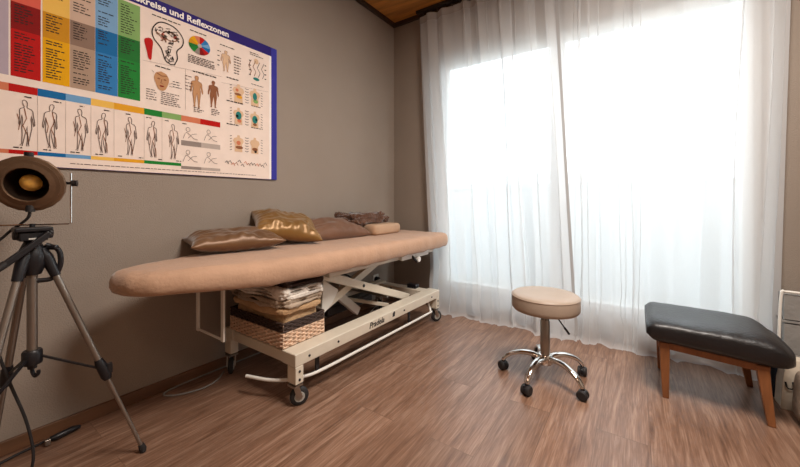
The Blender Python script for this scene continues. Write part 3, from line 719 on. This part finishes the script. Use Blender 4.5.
b = B(); box(b, (BX0+0.006, BY0+0.006, BZ), (BX1-0.006, BY1-0.006, BZ+0.008)); obj('basket_bottom', b, 'wicker', bk, smooth=False)
def folded(z0, z1, m, seed, label, lay=2, dx=(0, 0), dy=(0, 0), amp=0.008):
    b = B(); h = (z1-z0)/lay
    for k in range(lay):
        q = random.Random(seed*10+k)
        slab(b, (BX0+0.012+dx[0]+q.uniform(0, .012), BY0+0.012+dy[0]+q.uniform(0, .008), z0+k*h), (BX1-0.012+dx[1]-q.uniform(0, .012), BY1-0.014+dy[1]-q.uniform(0, .01), z0+(k+1)*h), 0.012, 6, 10, 72)
    bmesh.ops.subdivide_edges(b, edges=b.edges, cuts=1, use_grid_fill=True); disp(b, amp, 11, seed); disp(b, amp*0.5, 38, seed+3); return tag(obj('folded_towel', b, m, ang=180), label, 'towel', 'folded towels in the wicker basket')
folded(BZ+0.010, BZ+0.160, 'towel_beige', 1, 'smooth beige folded towel lowest in the stack, just above the dark basket rim', 1, amp=0.004)
folded(0.424, 0.458, 'towel_beige', 7, 'thin tan folded towel second from the bottom of the basket stack', 1, (-0.015, 0.022), (-0.026, 0.012), amp=0.008)
folded(0.459, 0.500, 'towel_grey', 2, 'wrinkled greige folded towel in the middle of the basket stack', 2, (-0.020, 0.030), (-0.034, 0.016), amp=0.014)
folded(0.502, 0.556, 'towel_white', 3, 'crumpled whitish folded towel under the dark one in the basket', 3, (-0.012, 0.034), (-0.032, 0.018), amp=0.018)
folded(0.558, 0.600, 'towel_dark', 4, 'dark brown plush towel topmost in the basket stack', 2, (-0.005, 0.026), (-0.02, 0.010), amp=0.012)

# ------------------------------------------------------------------ rolling stool
SX, SY = 1.624, 2.028
st_ = thing('rolling_stool', (SX, SY, 0), 'round beige rolling stool with chrome five-star base', 'stool')
b = B(); lathe(b, [(0.001, 0.386), (0.158, 0.386), (0.170, 0.390), (0.176, 0.398), (0.178, 0.410), (0.178, 0.458), (0.175, 0.470), (0.165, 0.477), (0.125, 0.4805), (0.001, 0.482)], (SX, SY, 0), seg=64)
sc = obj('seat', b, 'seat_beige', st_, ang=60)
b = B(); tr_ = [(SX+0.1765*math.cos(2*PI*k/64), SY+0.1765*math.sin(2*PI*k/64), 0.465) for k in range(65)]; tube(b, tr_, 0.003, 6); obj('piping', b, 'seat_beige', sc)
b = B(); lathe(b, [(0.001, 0.386), (0.07, 0.386), (0.07, 0.376), (0.03, 0.366), (0.001, 0.366)], (SX, SY, 0), seg=32); obj('seat_plate', b, 'black', st_)
b = B(); lathe(b, [(0.001, 0.35), (0.022, 0.35), (0.022, 0.325), (0.001, 0.325)], (SX, SY, 0), seg=24); obj('gas_lift_collar', b, 'black', st_)
b = B(); lathe(b, [(0.001, 0.10), (0.0245, 0.10), (0.0255, 0.105), (0.0255, 0.325), (0.022, 0.33), (0.022, 0.372), (0.001, 0.372)], (SX, SY, 0), seg=28); obj('column', b, 'steel', st_)
b = B(); tube(b, [(SX+0.02, SY+0.005, 0.372), (SX+0.050, SY+0.02, 0.360), (SX+0.110, SY+0.055, 0.262)], 0.0040, 8); lv = obj('height_lever', b, 'black', st_)
b = B(); tube(b, [(SX+0.092, SY+0.0445, 0.291), (SX+0.114, SY+0.0575, 0.255)], 0.0062, 8); obj('lever_grip', b, 'black', lv)
b = B(); lathe(b, [(0.001, 0.085), (0.034, 0.085), (0.042, 0.095), (0.042, 0.128), (0.034, 0.140), (0.026, 0.142), (0.001, 0.142)], (SX, SY, 0), seg=32); obj('hub', b, 'chrome', st_)
for k in range(5):
    a = math.radians(187+72*k); d_ = V((math.cos(a), math.sin(a), 0)); s_ = V((-d_.y, d_.x, 0)); c0 = V((SX, SY, 0))
    prof = [(0.030, 0.118), (0.075, 0.128), (0.12, 0.126), (0.165, 0.112), (0.20, 0.092), (0.223, 0.068), (0.228, 0.058)]
    cen = smooth_path([(p[0], p[1], 0) for p in prof], 4); b = B(); rings = []
    for i, p in enumerate(cen):
        q = cen[min(i+1, len(cen)-1)]-cen[max(i-1, 0)]; tdir = (d_*q.x+V((0, 0, q.y))).normalized(); nrm = s_.cross(tdir)
        f = i/(len(cen)-1); w_, h_ = 0.022-0.009*f, 0.015-0.005*f
        rings.append([c0+d_*p.x+V((0, 0, p.y))+s_*w_*math.cos(2*PI*j/14)+nrm*h_*math.sin(2*PI*j/14) for j in range(14)])
    loft(b, rings); leg = obj('leg', b, 'chrome', st_, ang=60)
    cc = c0+d_*0.228+V((0, 0, 0.026)); an = a+0.9+0.5*k; ax = V((math.cos(an), math.sin(an), 0))
    b = B()
    for q in (-1, 1): lathe(b, [(0.001, q*0.006), (0.022, q*0.006), (0.026, q*0.009), (0.026, q*0.018), (0.021, q*0.023), (0.001, q*0.024)], cc, ax, 22)
    cs = obj('caster', b, 'rubber', leg)
    b = B(); cyl(b, cc-ax*0.006, cc+ax*0.006, 0.023, seg=20); cyl(b, cc+V((0, 0, 0.015)), cc+V((0, 0, 0.037)), 0.010, seg=14); box(b, cc+V((-0.015, -0.015, 0.012)), cc+V((0.015, 0.015, 0.024)))
    obj('caster_housing', b, 'black', leg, bevel=0.003)

# ------------------------------------------------------------------ ottoman
OT = thing('ottoman', (2.35, 2.36, 0), 'black leather ottoman with tilted cushion and cherry wood legs by the curtain', 'ottoman')
def zb(x): return 0.290 - 0.062*(x-2.10)
b = B(); rings = []; X0, X1 = 2.085, 2.615; nU = 40
for i in range(nU+1):
    s = i/nU; x = X0+(X1-X0)*(0.5-0.5*math.cos(PI*s))
    q = (x-X0)/(X1-X0)
    ztop = 0.396 - 0.002*q - 0.020*max(0, (q-0.55)/0.45)**2
    zbot = zb(x)-0.012 
    e0 = min(1, (x-X0)/0.045); e1 = min(1, (X1-x)/0.10)
    k = (1-(1-min(e0, e1))**2)**0.5 if min(e0, e1) < 1 else 1
    k = max(k, 0.55)
    zc = (ztop+zbot)/2 - (1-k)*(0.022 if q > 0.5 else 0.0); hz = (ztop-zbot)/2*k; hy = 0.234-0.075*(1-(1-(1-min(1, (X1-x)/0.085))**2.2)**0.5)-0.03*(1-(1-(1-min(1, (x-X0)/0.05))**2)**0.5)
    R = []
    for j in range(48):
        t = 2*PI*j/48; ct, s_t = math.cos(t), math.sin(t)
        R.append(V((x, 2.362+hy*math.copysign(abs(ct)**0.42, ct), zc+hz*math.copysign(abs(s_t)**0.55, s_t))))
    rings.append(R)
loft(b, rings)
for v in b.verts:
    top = v.co.z > 0.36
    v.co.z += 0.004*noise.fractal(V((v.co.x*9, v.co.y*6, 1)), 1, 2, 3)
    if not top or True:
        v.co.y += 0.004*noise.noise(V((v.co.x*22, v.co.z*18, 2)))
cu = obj('cushion', b, 'leather', OT, ang=180, subsurf=1)
b = B()
for y in (2.172, 2.552): beam(b, (2.135, y, zb(2.135)-0.016), (2.53, y, zb(2.53)-0.016), 0.022, 0.034)
for x in (2.16, 2.515): beam(b, (x, 2.183, zb(x)-0.016), (x, 2.541, zb(x)-0.016), 0.022, 0.034)
obj('seat_frame', b, 'legwood', OT, smooth=False, bevel=0.004)
for (xt, xf, y, yf) in ((2.160, 2.166, 2.172, 2.186), (2.505, 2.535, 2.172, 2.172), (2.160, 2.162, 2.552, 2.545), (2.505, 2.545, 2.552, 2.575)):
    z1 = zb(xt)-0.002; b = B(); rings = []
    for z, x, yy, w_, d_ in ((0, xf, yf, 0.013, 0.014), (z1*0.55, xf+(xt-xf)*0.6, yf+(y-yf)*0.6, 0.018, 0.0165), (z1, xt, y, 0.0215, 0.017)):
        rings.append([V((x+i*w_, yy+j*d_, z)) for i, j in ((-1,-1),(1,-1),(1,1),(-1,1))])
    loft(b, rings); obj('leg', b, 'legwood', OT, smooth=False, bevel=0.004)

# ------------------------------------------------------------------ tripod with lamp
TX, TY = 0.344, 0.240
TP = thing('tripod', (TX, TY, 0), 'black and silver camera tripod standing beside the left wall', 'tripod')
b = B(); tube(b, [(TX, TY, 0.455), (TX, TY, 0.86)], 0.0135, 18); obj('centre_column', b, 'alu', TP)
b = B(); lathe(b, [(0.001, 0.44), (0.024, 0.44), (0.026, 0.446), (0.026, 0.482), (0.022, 0.488), (0.001, 0.488)], (TX, TY, 0), seg=20); sp = obj('column_collar', b, 'black', TP)
b = B(); tube(b, smooth_path([(TX, TY, 0.445), (TX, TY, 0.415), (TX+0.008, TY+0.006, 0.398), (TX+0.016, TY+0.012, 0.408), (TX+0.016, TY+0.012, 0.418)], 5), 0.0055, 8); cyl(b, (TX, TY, 0.44), (TX, TY, 0.425), 0.012, seg=14); obj('weight_hook', b, 'black', TP)
b = B(); lathe(b, [(0.001, 0.745), (0.022, 0.745), (0.028, 0.76), (0.034, 0.775), (0.036, 0.80), (0.034, 0.825), (0.026, 0.845), (0.020, 0.86), (0.001, 0.862)], (TX, TY, 0), seg=24)
obj('shoulder', b, 'black', TP)
feet = [(0.433, 0.529), (0.060, 0.175), (0.545, 0.035)]
for fx, fy in feet:
    d_ = V((fx-TX, fy-TY, 0)).normalized(); a0 = V((TX, TY, 0.815))+d_*0.030; f = V((fx, fy, 0.012))
    ax = (f-a0).normalized(); L_ = (f-a0).length
    b = B(); tube(b, [a0+ax*0.05, a0+ax*L_*0.555], 0.0105, 14); leg = obj('leg', b, 'alu', TP)
    b = B(); tube(b, [a0+V((0, 0, 0.012))-d_*0.012, a0+ax*0.015, a0+ax*0.085], [0.019, 0.018, 0.014], 14); obj('leg_joint', b, 'black', leg)
    b = B(); tube(b, [a0+ax*L_*0.51, a0+ax*L_*0.535, a0+ax*L_*0.595, a0+ax*L_*0.61], [0.012, 0.0165, 0.0165, 0.012], 14); box(b, a0+ax*L_*0.56+V((-0.008, -0.008, -0.018))+d_*0.018, a0+ax*L_*0.56+V((0.008, 0.008, 0.018))+d_*0.018); obj('leg_clamp', b, 'black', leg)
    b = B(); tube(b, [a0+ax*L_*0.60, f-ax*0.004], 0.0068, 12); obj('lower_tube', b, 'alu', leg)
    b = B(); tube(b, [f-ax*0.022, f-ax*0.002, V((fx, fy, 0))], [0.010, 0.0125, 0.010], 12); obj('rubber_foot', b, 'rubber', leg)
    b = B(); beam(b, V((TX, TY, 0.462))+d_*0.022, a0+ax*L_*0.55-d_*0.010, 0.009, 0.006); obj('spreader', b, 'black', TP, smooth=False)
# head: tilting block, quick plate, handle, crank
b = B(); box(b, (TX-0.032, TY-0.034, 0.862), (TX+0.032, TY+0.034, 0.892)); cyl(b, (TX, TY-0.045, 0.885), (TX, TY+0.050, 0.885), 0.019, seg=20); cyl(b, (TX+0.0, TY+0.03, 0.835), (TX+0.035, TY+0.055, 0.835), 0.009, seg=12)
hdm = obj('pan_head', b, 'black', TP, bevel=0.004)
b = B(); box(b, (TX-0.04, TY-0.045, 0.893), (TX+0.04, TY+0.045, 0.908)); obj('camera_plate', b, 'black', hdm, smooth=False, bevel=0.004)
b = B(); box(b, (TX+0.0405, TY-0.014, 0.868), (TX+0.042, TY+0.018, 0.873)); obj('plate_mark', b, 'socket', hdm, smooth=False)
b = B(); beam(b, (TX+0.05, TY+0.035, 0.888), (TX+0.065, TY-0.075, 0.790), 0.016, 0.020); hh = obj('pan_handle', b, 'black', TP, smooth=False, bevel=0.004)
b = B(); tube(b, [(TX+0.063, TY-0.066, 0.799), (TX+0.068, TY-0.088, 0.780)], [0.012, 0.010], 12); obj('handle_grip', b, 'rubber', hh)
b = B(); tube(b, smooth_path([(TX+0.01, TY+0.03, 0.845), (TX+0.02, TY+0.060, 0.825), (TX+0.02, TY+0.066, 0.775), (TX+0.012, TY+0.050, 0.728), (TX+0.004, TY+0.02, 0.722), (TX, TY, 0.724)], 6), 0.008, 10); obj('crank', b, 'black', TP)
# lamp on the tripod
LC = V((TX-0.008, TY+0.0, 1.060)); LA = V((0.80, -0.42, -0.22)).normalized()       # optical axis, towards the room
LS = LA.cross(V((0, 0, 1))).normalized()
if LS.y < 0: LS = -LS
LM = thing('spotlight', (TX, TY, 0.908), 'bronze reflector lamp on a wire yoke on top of the tripod', 'lamp')
b = B()
lathe(b, [(0.001, -0.115), (0.028, -0.113), (0.036, -0.105), (0.040, -0.070), (0.060, -0.045), (0.078, -0.020), (0.083, 0.02), (0.083, 0.035), (0.060, 0.038), (0.056, 0.034), (0.054, 0.012), (0.043, -0.02), (0.030, -0.038), (0.001, -0.04)], LC, LA, 48)
sh = obj('lamp_housing', b, 'lamp_bronze', LM, ang=35)
b = B(); lathe(b, [(0.0555, 0.033), (0.0535, 0.012), (0.0425, -0.018), (0.0295, -0.036), (0.001, -0.0375), (0.001, -0.0385), (0.030, -0.0375), (0.0432, -0.019), (0.0545, 0.012), (0.0562, 0.034)], LC, LA, 40, False); obj('reflector', b, 'lamp_dark', sh)
b = B(); lathe(b, [(0.001, -0.034), (0.012, -0.032), (0.015, -0.02), (0.025, -0.006), (0.029, 0.006), (0.024, 0.018), (0.012, 0.025), (0.001, 0.027)], LC, LA, 28); obj('bulb', b, 'bulb', sh)
b = B()                                                   # faceted front rim
u, w_ = frame_of(LA)
loft(b, [[LC+LA*h+(u*math.cos(2*PI*k/20)+w_*math.sin(2*PI*k/20))*r for k in range(20)] for r, h in ((0.084, 0.016), (0.095, 0.018), (0.095, 0.030), (0.057, 0.041), (0.055, 0.034), (0.084, 0.016))], cap=False)
obj('rim', b, 'lamp_bronze', sh, smooth=False, bevel=0.002)
b = B(); q = LC+V((0, 0, 0.094))+LA*0.02; tube(b, [q-V((0, 0, 0.006)), q+V((0, 0, 0.012))], 0.012, 12); obj('top_knob', b, 'black', sh)
b = B(); e1, e2 = LC-LA*0.0+LS*0.101, LC-LS*0.101; dn = V((0, 0, -0.145))
tube(b, [e1+V((0, 0, 0.035)), e1, e1+dn*0.97, e1+dn-LS*0.006, e2+dn+LS*0.006, e2+dn*0.97, e2, e2+V((0, 0, 0.035))], 0.0028, 8); yk = obj('wire_yoke', b, 'chrome', LM)
for q in (1, -1):
    b = B(); a_ = LC+LS*q*0.084; tube(b, [a_, a_+LS*q*0.03], 0.005, 10); tube(b, [a_+LS*q*0.020, a_+LS*q*0.034], 0.011, 12); obj('yoke_knob', b, 'black', yk)
b = B(); tube(b, [V((TX, TY, 0.907)), V((TX, TY, LC.z-0.145+0.004))], 0.007, 10); obj('mount_stud', b, 'black', LM)
b = B(); k0 = LC+V((0, 0, -0.086))+LA*0.01; tube(b, [k0+V((0, 0, 0.01)), k0-V((0, 0, 0.012))], 0.012, 12)
tube(b, smooth_path([k0, k0+V((-0.004, -0.004, -0.03)), k0+V((-0.03, -0.02, -0.055)), k0+V((-0.05, -0.05, -0.09)), (TX-0.07, TY-0.10, 0.80), (TX-0.065, TY-0.09, 0.60), (TX-0.065, TY-0.05, 0.40), (TX-0.06, TY-0.005, 0.22), (TX-0.055, TY+0.01, 0.08), (TX-0.07, TY-0.02, 0.008), (TX-0.10, TY-0.12, 0.006)], 8), 0.0045, 8)
obj('lamp_cable', b, 'rubber', LM)

# ------------------------------------------------------------------ cables, plug, socket
b = B(); tube(b, smooth_path([(0.12, 0.12, 0.006), (0.07, 0.20, 0.008), (0.055, 0.30, 0.012), (0.060, 0.335, 0.016)], 8), 0.005, 8)
pg = thing('mains_plug', (0.07, 0.37, 0), 'black plug on its cable lying by the baseboard under the tripod', 'plug')
obj('cable', b, 'rubber', pg)
b = B(); tube(b, [(0.058, 0.33, 0.015), (0.062, 0.35, 0.016), (0.052, 0.40, 0.016), (0.047, 0.425, 0.013)], [0.009, 0.013, 0.012, 0.007], 12); obj('plug_body', b, 'black', pg)
b = B(); box(b, (0.062, 0.312, 0.004), (0.082, 0.330, 0.026)); obj('plug_pins', b, 'steel', pg, smooth=False, bevel=0.003)
b = B(); tube(b, smooth_path([(0.075, 1.04, 0.006), (0.14, 0.97, 0.006), (0.16, 0.88, 0.006), (0.12, 0.78, 0.006), (0.06, 0.74, 0.006), (0.03, 0.80, 0.006), (0.025, 1.0, 0.006), (0.028, 1.4, 0.006)], 8), 0.0045, 8)
tag(obj('floor_cable', b, 'greybox'), 'grey cable curling over the floor beside the rear caster', 'cable')
so = thing('wall_socket', (0.006, 2.53, 0.20), 'white power socket low on the left wall behind the table base', 'socket')
b = B(); box(b, (0, 2.487, 0.205), (0.010, 2.573, 0.291)); obj('cover_plate', b, 'socket', so, smooth=False, bevel=0.004)
b = B(); lathe(b, [(0.001, 0.0), (0.026, 0.0), (0.026, 0.012), (0.022, 0.034), (0.001, 0.034)], (0.010, 2.53, 0.248), (1, 0, 0), 20); sk = obj('inserted_plug', b, 'black', so)
b = B(); tube(b, smooth_path([(0.042, 2.53, 0.248), (0.06, 2.54, 0.24), (0.055, 2.56, 0.15), (0.05, 2.55, 0.03), (0.06, 2.45, 0.008), (0.12, 2.30, 0.006)], 6), 0.004, 8); obj('plug_cable', b, 'socket', sk)

# ------------------------------------------------------------------ right corner: white rack, paper bag, navy cloth, linen sack
RK = thing('metal_rack', (2.84, 2.65, 0), 'white tubular metal rack with grey felt boxes right of the curtain', 'rack')
b = B()
tube(b, smooth_path([(2.655, 2.60, 0.0), (2.660, 2.60, 0.30), (2.668, 2.60, 0.505), (2.685, 2.60, 0.522), (2.75, 2.60, 0.522), (3.00, 2.60, 0.522), (3.03, 2.60, 0.505), (3.035, 2.60, 0.30), (3.04, 2.60, 0.0)], 6), 0.0065, 10)
for x in (2.70, 3.02): tube(b, [(x, 2.70, 0.0), (x, 2.70, 0.365)], 0.0065, 10)
obj('tube_frame', b, 'white_metal', RK)
b = B(); box(b, (2.672, 2.60, 0.362), (3.03, 2.70, 0.372)); obj('shelf', b, 'greybox', RK, smooth=False)
for z0, z1 in ((0.376, 0.508), (0.20, 0.355)):
    b = B(); box(b, (2.678, 2.604, z0), (3.02, 2.696, z1))
    if z0 < 0.3: box(b, (2.665, 2.60, 0.19), (3.03, 2.70, 0.199))
    o = obj('felt_panel', b, 'greybox', RK, smooth=False, bevel=0.004)
bg = thing('paper_bag', (2.74, 2.42, 0), 'printed paper bag standing on the floor behind the right ottoman leg', 'bag')
b = B(); rings = []
for z, w_, d_ in ((0.0, 0.082, 0.042), (0.01, 0.085, 0.044), (0.12, 0.088, 0.046), (0.20, 0.084, 0.040), (0.235, 0.08, 0.030)):
    rings.append([V((2.695+0.10*z+sx*w_, 2.42+0.08*z+sy*d_, z)) for sx, sy in ((-1,-1),(-0.3,-1.06),(0.4,-0.96),(1,-1),(1.0,0),(1,1),(0,0.95),(-1,1),(-0.95,0))])
loft(b, rings); bo = obj('bag_body', b, 'bag_paper', bg, bevel=0.003)
def flat_text(name, s, size, loc, m, parent, rotz=0.0, tilt=0.0):
    cu = bpy.data.curves.new(name, 'FONT'); cu.body = s; cu.size = size; cu.extrude = 0.0006; cu.offset = 0.001; cu.resolution_u = 2
    tmp = bpy.data.objects.new(name+'_tmp', cu); COL.objects.link(tmp); dg = bpy.context.evaluated_depsgraph_get()
    me = bpy.data.meshes.new_from_object(tmp.evaluated_get(dg)); bpy.data.objects.remove(tmp); bpy.data.curves.remove(cu)
    me.transform(Matrix.Translation(V(loc)-world_loc(parent)) @ Matrix.Rotation(rotz, 4, 'Z') @ Matrix.Rotation(tilt, 4, 'Y') @ Matrix.Rotation(PI/2, 4, 'X'))
    me.materials.clear(); me.materials.append(M[m]); o = bpy.data.objects.new(name, me); COL.objects.link(o); o.parent = parent
flat_text('bag_lettering', 'UE', 0.05, (2.628, 2.3735, 0.10), 'black', bo, 0.0, -0.20)
b = B(); slab(b, (2.598, 2.475, 0.0), (2.648, 2.60, 0.235), 0.015, 8, 4, 32); disp(b, 0.010, 9, 3)
tag(obj('navy_cloth_bag', b, 'navy', ang=180), 'dark navy cloth bag slumped between ottoman leg and paper bag', 'bag')
b = B(); slab(b, (2.628, 2.13, 0.0), (2.83, 2.33, 0.235), 0.05, 12, 3.5, 40); disp(b, 0.016, 8, 6)
tag(obj('linen_sack', b, 'linen', ang=180, subsurf=1), 'taupe linen sack on the floor at the right, beside the ottoman', 'sack')

# ------------------------------------------------------------------ light, sky, camera
sc = bpy.context.scene
wd = bpy.data.worlds.new('overcast_sky'); sc.world = wd; wd.use_nodes = True
N = wd.node_tree.nodes; L = wd.node_tree.links; bgn = N['Background']
tc = N.new('ShaderNodeTexCoord'); sx = N.new('ShaderNodeSeparateXYZ'); L.new(tc.outputs['Generated'], sx.inputs[0])
rp = N.new('ShaderNodeValToRGB'); rp.color_ramp.elements[0].position = 0.45; rp.color_ramp.elements[0].color = (0.42, 0.45, 0.47, 1)
rp.color_ramp.elements[1].position = 0.56; rp.color_ramp.elements[1].color = (0.86, 0.94, 1.0, 1)
mr = N.new('ShaderNodeMapRange'); mr.inputs['From Min'].default_value = -1; mr.inputs['From Max'].default_value = 1
L.new(sx.outputs['Z'], mr.inputs['Value']); L.new(mr.outputs['Result'], rp.inputs['Fac']); L.new(rp.outputs['Color'], bgn.inputs['Color'])
bgn.inputs['Strength'].default_value = 3.4
def area(name, loc, target, sx_, sy_, power, color, portal=False):
    l = bpy.data.lights.new(name, 'AREA'); l.shape = 'RECTANGLE'; l.size = sx_; l.size_y = sy_; l.energy = power; l.color = color
    o = bpy.data.objects.new(name, l); COL.objects.link(o); o.location = loc
    o.rotation_euler = (V(target)-V(loc)).to_track_quat('-Z', 'Y').to_euler()
    if portal: l.cycles.is_portal = True
    return o
area('window_portal', ((WX0+WX1)/2, YB+0.22, (WZ0+WZ1)/2), ((WX0+WX1)/2, 0, (WZ0+WZ1)/2), WX1-WX0, WZ1-WZ0, 1, (1, 1, 1), True)
area('ceiling_fill_light', (2.3, 1.15, H-0.03), (2.3, 1.15, 0), 0.8, 0.8, 68, (1.0, 0.92, 0.84))  # added fill light at the ceiling to brighten the room, no fixture
area('ceiling_fill_light', (2.5, -0.9, H-0.03), (2.5, -0.9, 0), 0.5, 0.5, 7, (1.0, 0.70, 0.48))  # weak warm fill added behind the camera, out of view

cam = bpy.data.cameras.new('camera'); co = bpy.data.objects.new('camera', cam); COL.objects.link(co)
co.location = (2.04, 0, 1.0); co.rotation_euler = (PI/2, 0, math.radians(34.7))
cam.sensor_width = 36; cam.lens = 340/800*36; cam.shift_y = -(233.5-200)/800; cam.clip_start = 0.02; cam.clip_end = 300
sc.camera = co
sc.view_settings.view_transform = 'Standard'; sc.view_settings.look = 'None'; sc.view_settings.gamma = 1; sc.view_settings.use_curve_mapping = False
sc.view_settings.exposure = 0.55
sc.cycles.max_bounces = 8; sc.cycles.transparent_max_bounces = 14; sc.cycles.diffuse_bounces = 4; sc.cycles.sample_clamp_indirect = 8
